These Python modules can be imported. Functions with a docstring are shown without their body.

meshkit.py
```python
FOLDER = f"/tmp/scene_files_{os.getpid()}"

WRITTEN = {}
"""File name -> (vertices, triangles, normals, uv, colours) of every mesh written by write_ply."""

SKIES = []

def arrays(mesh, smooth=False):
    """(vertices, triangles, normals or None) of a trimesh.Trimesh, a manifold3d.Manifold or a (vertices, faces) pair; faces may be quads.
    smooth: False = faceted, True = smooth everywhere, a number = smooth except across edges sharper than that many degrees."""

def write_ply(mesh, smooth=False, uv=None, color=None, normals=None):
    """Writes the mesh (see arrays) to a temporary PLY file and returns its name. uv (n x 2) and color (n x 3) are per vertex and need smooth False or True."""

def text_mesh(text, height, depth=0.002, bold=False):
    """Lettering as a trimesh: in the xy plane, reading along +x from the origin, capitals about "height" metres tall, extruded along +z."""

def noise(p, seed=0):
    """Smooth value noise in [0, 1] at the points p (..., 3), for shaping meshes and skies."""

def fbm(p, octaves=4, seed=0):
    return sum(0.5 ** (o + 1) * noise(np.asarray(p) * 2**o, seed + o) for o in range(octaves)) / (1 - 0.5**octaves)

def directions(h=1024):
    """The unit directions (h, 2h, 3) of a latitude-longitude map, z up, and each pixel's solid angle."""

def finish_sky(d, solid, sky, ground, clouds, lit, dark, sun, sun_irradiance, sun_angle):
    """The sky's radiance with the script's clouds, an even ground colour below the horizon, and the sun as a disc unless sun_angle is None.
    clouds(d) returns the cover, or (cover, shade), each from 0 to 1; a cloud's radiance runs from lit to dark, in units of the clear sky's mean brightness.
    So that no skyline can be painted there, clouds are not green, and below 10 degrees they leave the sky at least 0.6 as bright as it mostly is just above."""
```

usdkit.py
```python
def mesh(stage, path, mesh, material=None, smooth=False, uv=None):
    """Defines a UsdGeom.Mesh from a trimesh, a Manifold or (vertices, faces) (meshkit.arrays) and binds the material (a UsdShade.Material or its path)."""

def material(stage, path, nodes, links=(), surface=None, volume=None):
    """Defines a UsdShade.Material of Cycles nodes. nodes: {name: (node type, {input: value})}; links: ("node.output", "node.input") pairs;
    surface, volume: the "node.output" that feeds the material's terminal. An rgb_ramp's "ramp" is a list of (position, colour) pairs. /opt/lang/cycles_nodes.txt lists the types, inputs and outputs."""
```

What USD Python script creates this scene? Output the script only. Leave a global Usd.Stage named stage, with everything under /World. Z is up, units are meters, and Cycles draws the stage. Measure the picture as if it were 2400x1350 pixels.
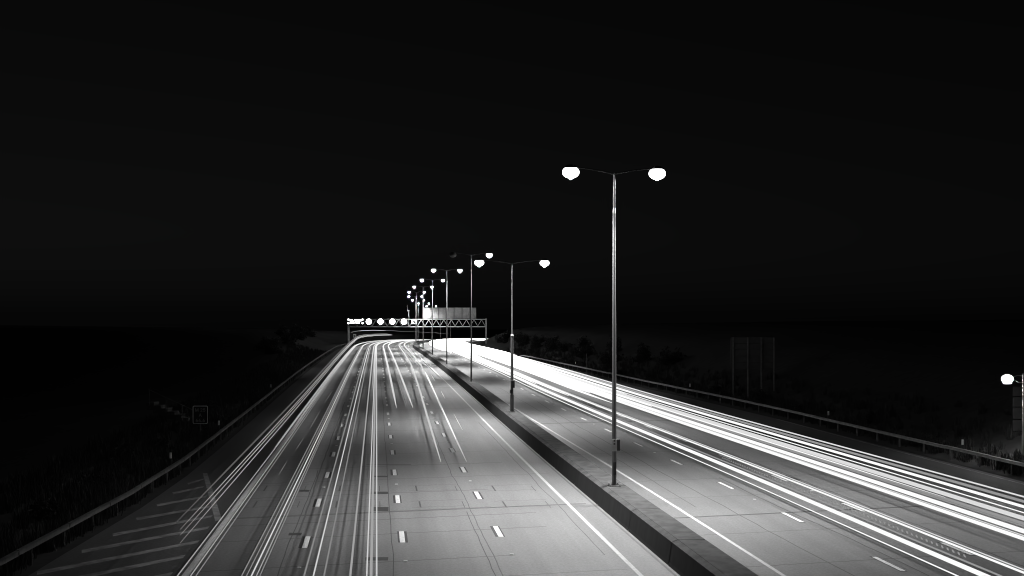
import math, random
import numpy as np, trimesh
import usdkit, meshkit
from pxr import Usd, UsdGeom, UsdLux, UsdShade, Gf, Sdf, Vt

random.seed(4)
RNG = np.random.default_rng(11)
stage = Usd.Stage.CreateInMemory()
UsdGeom.SetStageUpAxis(stage, UsdGeom.Tokens.z)
UsdGeom.SetStageMetersPerUnit(stage, 1.0)
UsdGeom.Xform.Define(stage, '/World')
UsdGeom.Scope.Define(stage, '/World/Looks')

# ------------------------------------------------------------------ camera
F, EYE = 2580.0, 8.7                      # focal length in photo pixels (2400 wide), eye height
cam = UsdGeom.Camera.Define(stage, '/World/camera')
cam.CreateHorizontalApertureAttr(36.0)
cam.CreateVerticalApertureAttr(36.0 * 1350 / 2400)
cam.CreateFocalLengthAttr(36.0 * F / 2400)
cam.CreateVerticalApertureOffsetAttr((740 - 675) / 2400 * 36.0)
cam.CreateClippingRangeAttr(Gf.Vec2f(0.5, 20000))
cam.CreateExposureAttr(0.0)
cx = UsdGeom.Xformable(cam)
cx.AddTranslateOp().Set(Gf.Vec3d(0, 0, EYE))
cx.AddRotateXYZOp().Set(Gf.Vec3f(90, 0, 0))

# ------------------------------------------------------------------ night sky: a very faint even glow, no sun lamp
SKY_STRENGTH, SUN_HEIGHT = 0.0008, 8.0
skymat = usdkit.material(stage, '/World/Looks/sky', {
    'sky': ('sky_texture', {'sky_type': 'single_scattering', 'sun_disc': False, 'sun_elevation': math.radians(SUN_HEIGHT), 'sun_rotation': 2.6}),
    'bw': ('rgb_to_bw', {}),
    'bg': ('background_shader', {'strength': SKY_STRENGTH})},
    [('sky.color', 'bw.color'), ('bw.val', 'bg.color')], surface='bg.background')
dome = UsdLux.DomeLight.Define(stage, '/World/sky')
UsdShade.MaterialBindingAPI.Apply(dome.GetPrim()).Bind(skymat)
dome.GetPrim().SetCustomDataByKey('kind', 'structure')

# ------------------------------------------------------------------ materials
def lk(name, nodes, links, surface='p.BSDF', volume=None):
    return usdkit.material(stage, '/World/Looks/' + name, nodes, links, surface=surface, volume=volume)

def stained(name, dark, light, scale=3.0, rough=0.7, metallic=0.0, bump=0.0, stretch=(1, 1, 1), spec=0.5, detail=6):
    return lk(name, {
        'g': ('geometry', {}), 'm': ('mapping', {'scale': stretch}),
        'n': ('noise_texture', {'scale': scale, 'detail': detail, 'roughness': 0.62}),
        'r': ('rgb_ramp', {'ramp': [(0.32, (dark,) * 3), (0.68, (light,) * 3)]}),
        'b': ('bump', {'strength': bump, 'distance': 0.02}),
        'p': ('principled_bsdf', {'roughness': rough, 'metallic': metallic, 'specular_ior_level': spec})},
        [('g.position', 'm.vector'), ('m.vector', 'n.vector'), ('n.fac', 'r.fac'), ('r.color', 'p.base_color'),
         ('n.fac', 'b.height'), ('b.normal', 'p.normal')])

def paved(name, base, rough, spec=0.5):
    """Worn paving: grain, wide blotches and long wheel-worn streaks that run along the road (st = offset, distance)."""
    return lk(name, {
        'tc': ('texture_coordinate', {}), 'g': ('geometry', {}),
        'ms': ('mapping', {'scale': (1.3, 0.018, 1)}), 'mb': ('mapping', {'scale': (0.22, 0.09, 1)}),
        's': ('noise_texture', {'scale': 1.0, 'detail': 5, 'roughness': 0.6}),
        'b': ('noise_texture', {'scale': 1.0, 'detail': 4, 'roughness': 0.6}),
        'f': ('noise_texture', {'scale': 9.0, 'detail': 8, 'roughness': 0.85}),
        'rs': ('map_range', {'from_min': 0.3, 'from_max': 0.7, 'to_min': 0.86, 'to_max': 1.12}),
        'rb': ('map_range', {'from_min': 0.3, 'from_max': 0.7, 'to_min': 0.86, 'to_max': 1.12}),
        'rf': ('map_range', {'from_min': 0.3, 'from_max': 0.7, 'to_min': 0.48, 'to_max': 1.52}),
        'm1': ('math', {'math_type': 'multiply'}), 'm2': ('math', {'math_type': 'multiply'}), 'm3': ('math', {'math_type': 'multiply', 'value2': base}),
        'cc': ('combine_color', {}),
        'bp': ('bump', {'strength': 0.5, 'distance': 0.012}),
        'p': ('principled_bsdf', {'roughness': rough, 'specular_ior_level': spec})},
        [('tc.UV', 'ms.vector'), ('tc.UV', 'mb.vector'), ('ms.vector', 's.vector'), ('mb.vector', 'b.vector'), ('g.position', 'f.vector'),
         ('s.fac', 'rs.value'), ('b.fac', 'rb.value'), ('f.fac', 'rf.value'),
         ('rs.result', 'm1.value1'), ('rb.result', 'm1.value2'), ('m1.value', 'm2.value1'), ('rf.result', 'm2.value2'), ('m2.value', 'm3.value1'),
         ('m3.value', 'cc.r'), ('m3.value', 'cc.g'), ('m3.value', 'cc.b'), ('cc.color', 'p.base_color'),
         ('f.fac', 'bp.height'), ('bp.normal', 'p.normal')])

M_ROAD = paved('worn_concrete_paving', 0.165, 0.49)
M_SHOULDER = paved('dark_asphalt', 0.085, 0.7)
M_LINE = stained('lit_line_paint', 0.72, 0.86, 9, 0.55)  # left edge line colour raised to stand for trail light and retroreflection
M_PAINT = stained('road_paint', 0.5, 0.78, 9, 0.6)
M_PAINT_WORN = stained('worn_road_paint', 0.12, 0.42, 1.6, 0.75)
M_EDGE = stained('aged_edge_paint', 0.40, 0.58, 5, 0.6)
M_SEAL = stained('joint_sealant', 0.035, 0.075, 4, 0.6)
M_SEAL_PALE = stained('faded_joint_sealant', 0.085, 0.125, 3, 0.7)
M_PATCH = stained('black_patch', 0.022, 0.04, 6, 0.6)
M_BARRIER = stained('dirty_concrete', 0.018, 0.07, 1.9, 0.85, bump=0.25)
M_BARRIER_FACE = stained('dark_face_concrete', 0.006, 0.018, 2.2, 0.9, bump=0.3, stretch=(1, 1, 0.18))  # barrier faces much darker than the coping, streaked downwards
M_STEEL = stained('galvanised_steel', 0.26, 0.40, 7, 0.42, metallic=0.7)
M_RAIL = stained('weathered_rail_steel', 0.07, 0.15, 2.5, 0.65, metallic=0.2)
M_RAIL_LIT = stained('lit_rail_steel', 0.20, 0.32, 2.5, 0.6, metallic=0.2)  # paler copy of the rail steel, standing in for lamp light on the right
M_POLE = stained('weathered_pole_steel', 0.074, 0.086, 2, 0.42)
M_DARKSTEEL = stained('dark_steel', 0.03, 0.05, 6, 0.5, metallic=0.4)
M_ALU = stained('dull_aluminium', 0.26, 0.34, 1.2, 0.6, metallic=0.25)
M_ALU_DARK = stained('dark_aluminium', 0.03, 0.045, 2, 0.6)
M_WHITE = stained('reflective_white', 0.62, 0.75, 8, 0.5)
M_SIGNDARK = stained('dark_sign_face', 0.008, 0.014, 4, 0.5)
M_LETTER = stained('faded_sign_letters', 0.22, 0.3, 6, 0.6)
M_SOIL = stained('verge_soil', 0.009, 0.026, 1.3, 0.95, bump=0.6)
M_BARK = stained('bark', 0.02, 0.05, 9, 0.95)
M_STONE = stained('step_concrete', 0.03, 0.06, 5, 0.9)

def leafy(name, a, b):
    return lk(name, {
        'o': ('geometry', {}), 'r': ('rgb_ramp', {'ramp': [(0, (a,) * 3), (1, (b,) * 3)]}),
        'p': ('principled_bsdf', {'roughness': 0.6, 'specular_ior_level': 0.3}),
        't': ('translucent_bsdf', {}), 'x': ('mix_closure', {'fac': 0.25})},
        [('o.random_per_island', 'r.fac'), ('r.color', 'p.base_color'), ('r.color', 't.color'), ('p.BSDF', 'x.closure1'), ('t.BSDF', 'x.closure2')], surface='x.closure')
M_LEAF = leafy('shrub_leaves', 0.02, 0.055)
M_GRASS = leafy('dry_grass', 0.03, 0.10)

def glow(name, strength, far=None, y0=70.0, y1=320.0):
    """Something that gives off light. far: lamps that shine along the road look stronger the more one looks down their axis, further along it."""
    if far is None:
        return lk(name, {'e': ('emission', {'color': (1, 1, 1), 'strength': strength})}, [], surface='e.emission')
    return lk(name, {
        'g': ('geometry', {}), 's': ('separate_xyz', {}),
        'r': ('map_range', {'range_type': 'smoothstep', 'from_min': y0, 'from_max': y1, 'to_min': strength, 'to_max': far, 'clamp': True}),
        'e': ('emission', {'color': (1, 1, 1)})},
        [('g.position', 's.vector'), ('s.y', 'r.value'), ('r.result', 'e.strength')], surface='e.emission')
LAMP_POWER = 4600.0
M_LENS = glow('lamp_lens_light', 60.0)
M_BOWL = glow('lamp_bowl_light', 2.2)
M_ADDED_CORE = glow('added_core_light', 8000.0)
M_SMALL_LENS = glow('small_lamp_light', 400.0)
M_BOWL_OFF = stained('unlit_lamp_bowl', 0.04, 0.06, 4, 0.3)
M_TAIL = {'faint': glow('tail_trail_faint', 0.10, 0.30), 'dim': glow('tail_trail_dim', 0.24, 0.6), 'mid': glow('tail_trail_mid', 0.36, 0.9), 'pale': glow('tail_trail_pale', 0.60, 1.0), 'bright': glow('tail_trail_bright', 0.62, 1.3), 'hot': glow('tail_trail_hot', 1.1)}
M_HEAD = {'dim': glow('head_trail_dim', 0.30, 1.4), 'mid': glow('head_trail_mid', 0.72, 1.8), 'bright': glow('head_trail_bright', 1.0, 2.2), 'far': glow('head_trail_far', 1.0, 2.6)}
M_SIGNAL = glow('signal_light', 5.0)
M_MATRIX = glow('matrix_light', 4.0)

# ------------------------------------------------------------------ prim helpers
used = {}
def numbered(parent, name):
    k = (parent, name); n = used.get(k, -1) + 1; used[k] = n
    return name if n == 0 else f'{name}_{n:03d}'

def P_(p): return str(p.GetPath()) if hasattr(p, 'GetPath') else p

def tag(prim, label=None, cat=None, group=None, kind=None):
    p = prim.GetPrim() if hasattr(prim, 'GetPrim') else prim
    for k, v in (('label', label), ('category', cat), ('group', group), ('kind', kind)):
        if v: p.SetCustomDataByKey(k, v)
    return p

def thing(name, label=None, cat=None, group=None, kind=None, loc=(0, 0, 0), rz=0.0):
    x = UsdGeom.Xform.Define(stage, '/World/' + numbered('/World', name))
    x.AddTranslateOp().Set(Gf.Vec3d(*map(float, loc)))
    x.AddRotateZOp().Set(float(math.degrees(rz)))
    return tag(x, label, cat, group, kind)

def part(parent, name, mesh, mat, smooth=False, label=None, kind=None, uv=None):
    pp = P_(parent)
    m = usdkit.mesh(stage, pp + '/' + numbered(pp, name), mesh, mat, smooth=smooth, uv=uv)
    return tag(m, label, None, None, kind)

def single(name, mesh, mat, label=None, cat=None, group=None, kind=None, smooth=False, uv=None):
    return tag(part('/World', name, mesh, mat, smooth, uv=uv), label, cat, group, kind)

def copy_of(src, name, loc, rz, label, cat, group):
    x = UsdGeom.Xform.Define(stage, '/World/' + numbered('/World', name))
    p = x.GetPrim()
    p.GetReferences().AddInternalReference(src.GetPath()); p.SetInstanceable(True)
    x.GetXformOpOrderAttr()
    for op in x.GetOrderedXformOps():
        if op.GetOpType() == UsdGeom.XformOp.TypeTranslate: op.Set(Gf.Vec3d(*map(float, loc)))
        if op.GetOpType() == UsdGeom.XformOp.TypeRotateZ: op.Set(float(math.degrees(rz)))
    return tag(p, label, cat, group)

def box(x0, x1, y0, y1, z0, z1):
    m = trimesh.creation.box((x1 - x0, y1 - y0, z1 - z0)); m.apply_translation(((x0 + x1) / 2, (y0 + y1) / 2, (z0 + z1) / 2)); return m

def chambox(x0, x1, y0, y1, z0, z1, c=0.015):
    pts = []
    for sx, a in ((-1, x0), (1, x1)):
        for sy, b in ((-1, y0), (1, y1)):
            for sz, d in ((-1, z0), (1, z1)):
                pts += [(a - sx * c, b - sy * c, d), (a - sx * c, b, d - sz * c), (a, b - sy * c, d - sz * c)]
    return trimesh.convex.convex_hull(np.array(pts))

def cat(*ms): return trimesh.util.concatenate(list(ms))

def tube(pts, radii, sides=8):
    p = np.asarray(pts, float); n = len(p)
    r = np.broadcast_to(np.asarray(radii, float), (n,))
    t = np.gradient(p, axis=0); t /= np.linalg.norm(t, axis=1, keepdims=True)
    a = np.cross(t, np.where(np.abs(t[:, 2:]) < 0.9, [0, 0, 1.0], [1.0, 0, 0])); a /= np.linalg.norm(a, axis=1, keepdims=True)
    b = np.cross(t, a); ang = np.arange(sides) * 2 * np.pi / sides
    v = (p[:, None] + r[:, None, None] * (np.cos(ang)[None, :, None] * a[:, None] + np.sin(ang)[None, :, None] * b[:, None])).reshape(-1, 3)
    i, j = np.meshgrid(np.arange(n - 1), np.arange(sides), indexing='ij')
    q = np.stack([i * sides + j, i * sides + (j + 1) % sides, (i + 1) * sides + (j + 1) % sides, (i + 1) * sides + j], -1).reshape(-1, 4)
    f = [np.vstack([q[:, [0, 1, 2]], q[:, [0, 2, 3]]])]
    v = np.vstack([v, p[:1], p[-1:]]); k = n * sides; s = np.arange(sides); e = (n - 1) * sides
    f.append(np.stack([np.full(sides, k), (s + 1) % sides, s], 1)); f.append(np.stack([np.full(sides, k + 1), e + s, e + (s + 1) % sides], 1))
    m = trimesh.Trimesh(v, np.vstack(f), process=False); trimesh.repair.fix_normals(m); return m

def lathe(profile, sides=20):
    return tube([(0, 0, z) for z, r in profile], [r for z, r in profile], sides)

def bar(a, b, w=0.1, h=0.1):
    a, b = np.array(a, float), np.array(b, float); L = np.linalg.norm(b - a)
    m = trimesh.creation.box((w, h, L)); m.apply_transform(trimesh.geometry.align_vectors([0, 0, 1], (b - a) / L)); m.apply_translation((a + b) / 2); return m

# ------------------------------------------------------------------ the line of the road
def cx_(Y):
    Y = np.asarray(Y, float); q = np.clip(Y - 285, 0, 420)
    return 10.9 - 0.123 * Y + q * q / 2900 + np.clip(Y - 705, 0, None) * 420 / 1450
def slope(Y): return -0.123 + np.clip(np.asarray(Y, float) - 285, 0, 420) / 1450
def zr(Y):
    Y = np.asarray(Y, float); t = np.clip((Y - 60) / 95, 0, 1); up = 0.26 * t * t * (3 - 2 * t)
    q = np.clip(Y - 155, 0, 600)
    return up - 2.77e-5 * q * q - np.clip(Y - 755, 0, None) * 0.012
def pt(Y, o, z=0.0):
    Y, o, z = np.broadcast_arrays(np.asarray(Y, float), np.asarray(o, float), np.asarray(z, float))
    return np.stack([cx_(Y) + o, Y, zr(Y) + z], -1)
def head(Y): return -math.atan(float(slope(Y)))      # rotation about z that turns +Y along the road
def shift(Y):                                        # the right carriageway closes in on the median a little further on
    t = np.clip((np.asarray(Y, float) - 45) / 85, 0, 1); return -1.1 * t * t * (3 - 2 * t)
def rail_right(Y): return np.interp(Y, [0, 60, 90, 107, 130, 175, 221, 256, 700], [24.3, 24.1, 23.8, 23.1, 21.5, 19.7, 18.4, 18.4, 18.6])
def rail_left(Y): return np.interp(Y, [20, 36, 50, 62, 120, 174, 900], [-24.2, -23.2, -22.1, -21.7, -21.8, -21.9, -21.8])

def sheet(Ys, os_, z, skew=0.0):
    """Grid of road-surface points; os_ is a list of offsets or of functions of Y."""
    Ys = np.asarray(Ys, float)
    cols = [np.zeros(len(Ys)) + (o(Ys) if callable(o) else o) for o in os_]
    O = np.stack(cols, 1); YY = np.repeat(Ys[:, None], len(cols), 1) + skew * (O - O.mean(1, keepdims=True))
    V = pt(YY, O, z).reshape(-1, 3); n, c = O.shape
    i, j = np.meshgrid(np.arange(n - 1), np.arange(c - 1), indexing='ij'); k = i * c + j
    q = np.stack([k, k + 1, k + c + 1, k + c], -1).reshape(-1, 4)
    return (V, np.vstack([q[:, [0, 1, 2]], q[:, [0, 2, 3]]])), np.stack([O.ravel(), YY.ravel()], 1)

def quadsheet(corners, z):
    V = np.array([pt(Y, o, z) for Y, o in corners]); return (V, np.array([[0, 1, 2], [0, 2, 3]]))

# ------------------------------------------------------------------ ground
def smooth01(t): t = np.clip(t, 0, 1); return t * t * (3 - 2 * t)
oL = np.array([0, -0.8, -2, -4, -6, -9, -12, -15, -20, -30, -50, -90, -160, -320, -700, -1600, -4000.0])
zN = np.array([-0.10, -0.14, -0.10, 0.25, 0.1, -0.7, -1.9, -3.2, -5.2, -7, -8, -9, -9, -9, -9, -8, -6.0])
zL = np.array([-0.10, -0.16, -0.1, 0.3, 0.9, 2.4, 3.6, 4.4, 4.9, 5.2, 5.6, 6, 7, 8, 6, 2, 0.0])
oR = np.array([0, 0.8, 2, 4, 6, 9, 12, 16, 22, 32, 50, 90, 160, 320, 700, 1600, 4000.0])
zR = np.array([-0.06, -0.03, 0.1, 0.4, 1.0, 2.2, 3.4, 4.8, 5.8, 6.4, 6.8, 7.4, 8, 9, 7, 2, 0.0])
Yg = np.concatenate([np.arange(-80, 0, 20), np.arange(0, 320, 4), np.arange(320, 760, 10), [800, 900, 1100, 1500, 2200, 4000]])
def ground_z(Y, o):
    Y, o = np.asarray(Y, float), np.asarray(o, float)
    l, r = rail_left(Y), rail_right(Y)
    tb = smooth01((Y - 190) / 90)
    z = np.where(o < l, np.interp(o - l, oL[::-1], zN[::-1]) * (1 - tb) + np.interp(o - l, oL[::-1], zL[::-1]) * tb, np.where(o > r, np.interp(o - r, oR, zR), -0.1))
    side = np.minimum(np.abs(np.where(o < l, l - o, np.where(o > r, o - r, 0))) / 4, 1)
    return z + side * 0.16 * (np.sin(Y * 0.31 + o * 0.7) * np.sin(o * 1.1 - Y * 0.13))
rows = []
for Y in Yg:
    o = np.concatenate([(rail_left(Y) + oL)[::-1], [-10, 0, 10], rail_right(Y) + oR]); rows.append(o)
O = np.array(rows); YY = np.repeat(Yg[:, None], O.shape[1], 1)
V = pt(YY, O, ground_z(YY, O)); n, c = O.shape
i, j = np.meshgrid(np.arange(n - 1), np.arange(c - 1), indexing='ij'); k = i * c + j
q = np.stack([k, k + 1, k + c + 1, k + c], -1).reshape(-1, 4)
single('ground', (V.reshape(-1, 3), np.vstack([q[:, [0, 1, 2]], q[:, [0, 2, 3]]])), M_SOIL, kind='structure', smooth=True,
       label='dark verges and banks on both sides of the motorway')

# ------------------------------------------------------------------ carriageways
Yr = np.concatenate([np.arange(-60, 280, 10), np.arange(280, 760, 5)])
road = thing('road', 'left carriageway of pale worn paving with four lanes', kind='structure')
m, uv = sheet(Yr, [-17.6, -13.6, -9.9, -6, -0.6], 0.0); part(road, 'surface', m, M_ROAD, True, uv=uv)
m, uv = sheet(Yr, [lambda Y: rail_left(Y) + 0.55, -17.6], -0.004); part(road, 'hard_shoulder', m, M_SHOULDER, True, uv=uv)
road2 = thing('road', 'right carriageway of pale worn paving beyond the central barrier', kind='structure')
m, uv = sheet(Yr, [0.6, 3, 7, 10.5, 14, lambda Y: np.minimum(18.2, rail_right(Y) - 0.9)], 0.0); part(road2, 'surface', m, M_ROAD, True, uv=uv)
Yq = np.arange(-60, 190, 10)
m, uv = sheet(Yq, [18.2, lambda Y: np.maximum(18.25, rail_right(Y) - 1.1)], -0.004); part(road2, 'hard_shoulder', m, M_SHOULDER, True, uv=uv)

Yl = np.concatenate([np.arange(20, 280, 8), np.arange(280, 640, 5)])
def strip(parent, name, o, w, z, mat, Ys=Yl, sh=False):
    f = (lambda d: (lambda Y: o + d + (shift(Y) if sh else 0)))
    m, uv = sheet(Ys, [f(-w / 2), f(w / 2)], z); return part(parent, name, m, mat)
strip(road, 'edge_line', -17.3, 0.24, 0.006, M_LINE)
strip(road, 'channel_strip', -0.90, 0.10, 0.003, M_SEAL_PALE)
strip(road, 'edge_line', -2.05, 0.16, 0.006, M_EDGE)
strip(road2, 'edge_line', 2.72, 0.15, 0.006, M_EDGE, sh=True)
strip(road2, 'edge_line', 22.5, 0.12, 0.006, M_PAINT_WORN, Ys=np.arange(20, 100, 8))
for o, y0 in ((-13.6, 41.2), (-9.9, 42.2), (-6.0, 43.3)):
    for k in range(-3, 48):
        Y = y0 + 8.9 * k
        if k < 6:                                                     # black surround that lets the paint stand out, a little askew
            dx = RNG.uniform(-0.05, 0.05)
            part(road, 'black_surround', quadsheet([(Y, o - 0.19 + dx), (Y, o + 0.19 + dx), (Y + 2.2, o + 0.19 + dx), (Y + 2.2, o - 0.19 + dx)], 0.004), M_PATCH)
        part(road, 'lane_dash', quadsheet([(Y, o - 0.1), (Y, o + 0.1), (Y + 2.2, o + 0.1), (Y + 2.2, o - 0.1)], 0.008), M_PAINT)
        if k % 2 == 0 and k < 34:
            b = pt(Y - 3.2, o + 0.02, 0.0); part(road, 'road_stud', chambox(b[0] - .07, b[0] + .07, b[1] - .06, b[1] + .06, b[2], b[2] + .025, .008), M_WHITE)
for o, y0 in ((7.04, 37.5), (10.75, 40.0), (14.4, 38.6)):
    for k in range(-2, 36):
        Y = y0 + 8.9 * k
        if Y > 330: break
        s0, s1 = float(shift(Y)), float(shift(Y + 2.2))
        if k < 5: part(road2, 'black_surround', quadsheet([(Y - .06, o - 0.13 + s0), (Y - .06, o + 0.13 + s0), (Y + 2.3, o + 0.13 + s1), (Y + 2.3, o - 0.13 + s1)], 0.004), M_PATCH)
        part(road2, 'lane_dash', quadsheet([(Y, o - 0.09 + s0), (Y, o + 0.09 + s0), (Y + 2.2, o + 0.09 + s1), (Y + 2.2, o - 0.09 + s1)], 0.008), M_PAINT)
        if k % 2 == 0:
            b = pt(Y - 3.2, o + s0, 0.0); part(road2, 'road_stud', chambox(b[0] - .07, b[0] + .07, b[1] - .06, b[1] + .06, b[2], b[2] + .025, .008), M_WHITE)

# hatched corner of the left hard shoulder and its slanting border line
def stripe(p, q, w=0.55):
    (Y0, o0), (Y1, o1) = p, q
    return quadsheet([(Y0 - w / 2, o0), (Y0 + w / 2, o0 - 0.15), (Y1 + w / 2, o1), (Y1 - w / 2, o1)], 0.002)
for (a, b) in (((29.4, -22.6), (34.4, -17.8)), ((32.0, -22.6), (37.1, -17.8)), ((34.6, -22.5), (39.8, -17.85)), ((37.2, -22.3), (42.4, -17.76)), ((40.6, -21.7), (45.2, -17.8)), ((43.7, -21.3), (47.8, -18.05)),
               ((47.1, -21.1), (50.2, -18.5)), ((50.5, -20.9), (53.0, -19.1)), ((53.9, -20.8), (56.0, -19.7)), ((57.0, -20.6), (58.6, -20.1))):
    part(road, 'hatch_stripe', stripe(a, b), M_PAINT_WORN)
part(road, 'border_line', quadsheet([(46.7, -17.75), (60.8, -20.5), (60.8, -20.25), (46.7, -17.45)], 0.0035), M_PAINT_WORN)

# transverse joints, longitudinal cracks, detector loops and repair patches in the paving
def joint(parent, Y, o0, o1, w, mat, skew=0.24, z=0.002):
    os_ = np.linspace(o0, o1, max(3, int(abs(o1 - o0) / 1.2))); mid = 0.5 * (o0 + o1) if parent is road else o0
    wob = np.cumsum(RNG.normal(0, 0.012, len(os_)))
    a = pt(Y + skew * (os_ + 9) + wob - w / 2, os_, z); b = pt(Y + skew * (os_ + 9) + wob + w / 2, os_, z); n = len(os_)
    q = np.array([[i, i + 1, n + i + 1, n + i] for i in range(n - 1)]); part(parent, 'paving_joint', (np.vstack([a, b]), np.vstack([q[:, [0, 1, 2]], q[:, [0, 2, 3]]])), mat)
for Y, w, mt in ((36.2, .05, M_SEAL_PALE), (39.3, .06, M_SEAL), (44.2, .06, M_SEAL), (47.4, .07, M_SEAL), (49.1, .22, M_SEAL_PALE), (49.3, .05, M_SEAL), (54.3, .07, M_SEAL), (58.9, .06, M_SEAL), (64.0, .09, M_SEAL), (69.5, .06, M_SEAL_PALE), (75, .06, M_SEAL_PALE), (83, .08, M_SEAL_PALE), (91, .10, M_SEAL_PALE), (101, .1, M_SEAL_PALE), (112, .1, M_SEAL_PALE), (129, .28, M_SEAL)):
    joint(road, Y, -17.1, -1.2 if w > 0.1 else RNG.uniform(-6, -1.4), w, mt)
for Y, w, mt in ((38.0, .05, M_SEAL), (43.5, .06, M_SEAL_PALE), (47.2, .20, M_SEAL), (52, .05, M_SEAL_PALE), (57.5, .05, M_SEAL), (63, .05, M_SEAL_PALE), (69, .06, M_SEAL), (88, .30, M_SEAL), (99, .08, M_SEAL_PALE), (120, .1, M_SEAL_PALE)):
    joint(road2, Y - 2.5, 0.9, RNG.uniform(13, 17.5), w, mt)
def crack(parent, o, Y0, Y1, w, mat, wander=0.012, z=0.003):
    Ys = np.arange(Y0, Y1, 1.1); oo = o + np.cumsum(RNG.normal(0, wander, len(Ys))); oo -= np.linspace(0, oo[-1] - o, len(Ys))
    a, b = pt(Ys, oo - w / 2, z), pt(Ys, oo + w / 2, z); n = len(Ys)
    q = np.array([[i, n + i, n + i + 1, i + 1] for i in range(n - 1)]); part(parent, 'paving_joint', (np.vstack([a, b]), np.vstack([q[:, [0, 1, 2]], q[:, [0, 2, 3]]])), mat)
crack(road, -10.35, 28, 150, .035, M_SEAL, .012); crack(road, -14.05, 28, 110, .08, M_SEAL_PALE, .018); crack(road, -14.2, 30, 62, .04, M_SEAL, .018)
crack(road, -6.6, 28, 85, .04, M_SEAL_PALE, .02); crack(road, -6.9, 28, 50, .035, M_SEAL, .02); crack(road, -2.6, 40, 90, .04, M_SEAL_PALE, .02); crack(road, -17.62, 30, 64, .1, M_PATCH, .02)
crack(road2, 11.2, 40, 80, .05, M_SEAL, .04); crack(road2, 11.6, 38, 66, .05, M_SEAL, .04); crack(road2, 5.1, 36, 110, .06, M_SEAL_PALE, .02); crack(road2, 7.5, 36, 60, .05, M_SEAL, .03); crack(road2, 3.6, 50, 130, .05, M_SEAL_PALE, .02)
for oc in (-15.5, -11.75, -7.9, -4.0):
    for Y in (49.9, 54.6):
        for (a, b, w) in (((0, -1.0), (1.7, -1.0), .08), ((0, 1.0), (1.7, 1.0), .035)):
            part(road, 'loop_slot', quadsheet([(Y + a[0], oc + a[1] - w / 2), (Y + a[0], oc + a[1] + w / 2), (Y + b[0], oc + b[1] + w / 2), (Y + b[0], oc + b[1] - w / 2)], 0.0045), M_SEAL)
        for dy in (0, 1.7):
            part(road, 'loop_slot', quadsheet([(Y + dy, oc - 1.4), (Y + dy + .045, oc - 1.4), (Y + dy + .5, oc + 1.1), (Y + dy + .455, oc + 1.1)], 0.005), M_SEAL_PALE)
for Y, o, w, h in ((49.0, -10.75, .75, 1.05), (53.7, -10.75, .8, .7), (59.3, -10.7, .8, .5), (39.1, -10.9, .8, .55), (54.4, -14.5, .5, .55), (43.6, -14.15, .5, .5), (64.3, -10.2, 2.6, .18)):
    part(road, 'repair_patch', quadsheet([(Y, o - w / 2), (Y, o + w / 2), (Y + h, o + w / 2 + .02), (Y + h, o - w / 2)], 0.0055), M_PATCH)
for Y, o, w, h in ((58.4, 11.2, .9, 1.5), (66, 16.4, 1.2, .8)):
    part(road2, 'repair_patch', quadsheet([(Y, o - w / 2), (Y, o + w / 2), (Y + h, o + w / 2 - .3), (Y + h, o - w / 2)], 0.0055), M_PATCH)

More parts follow.
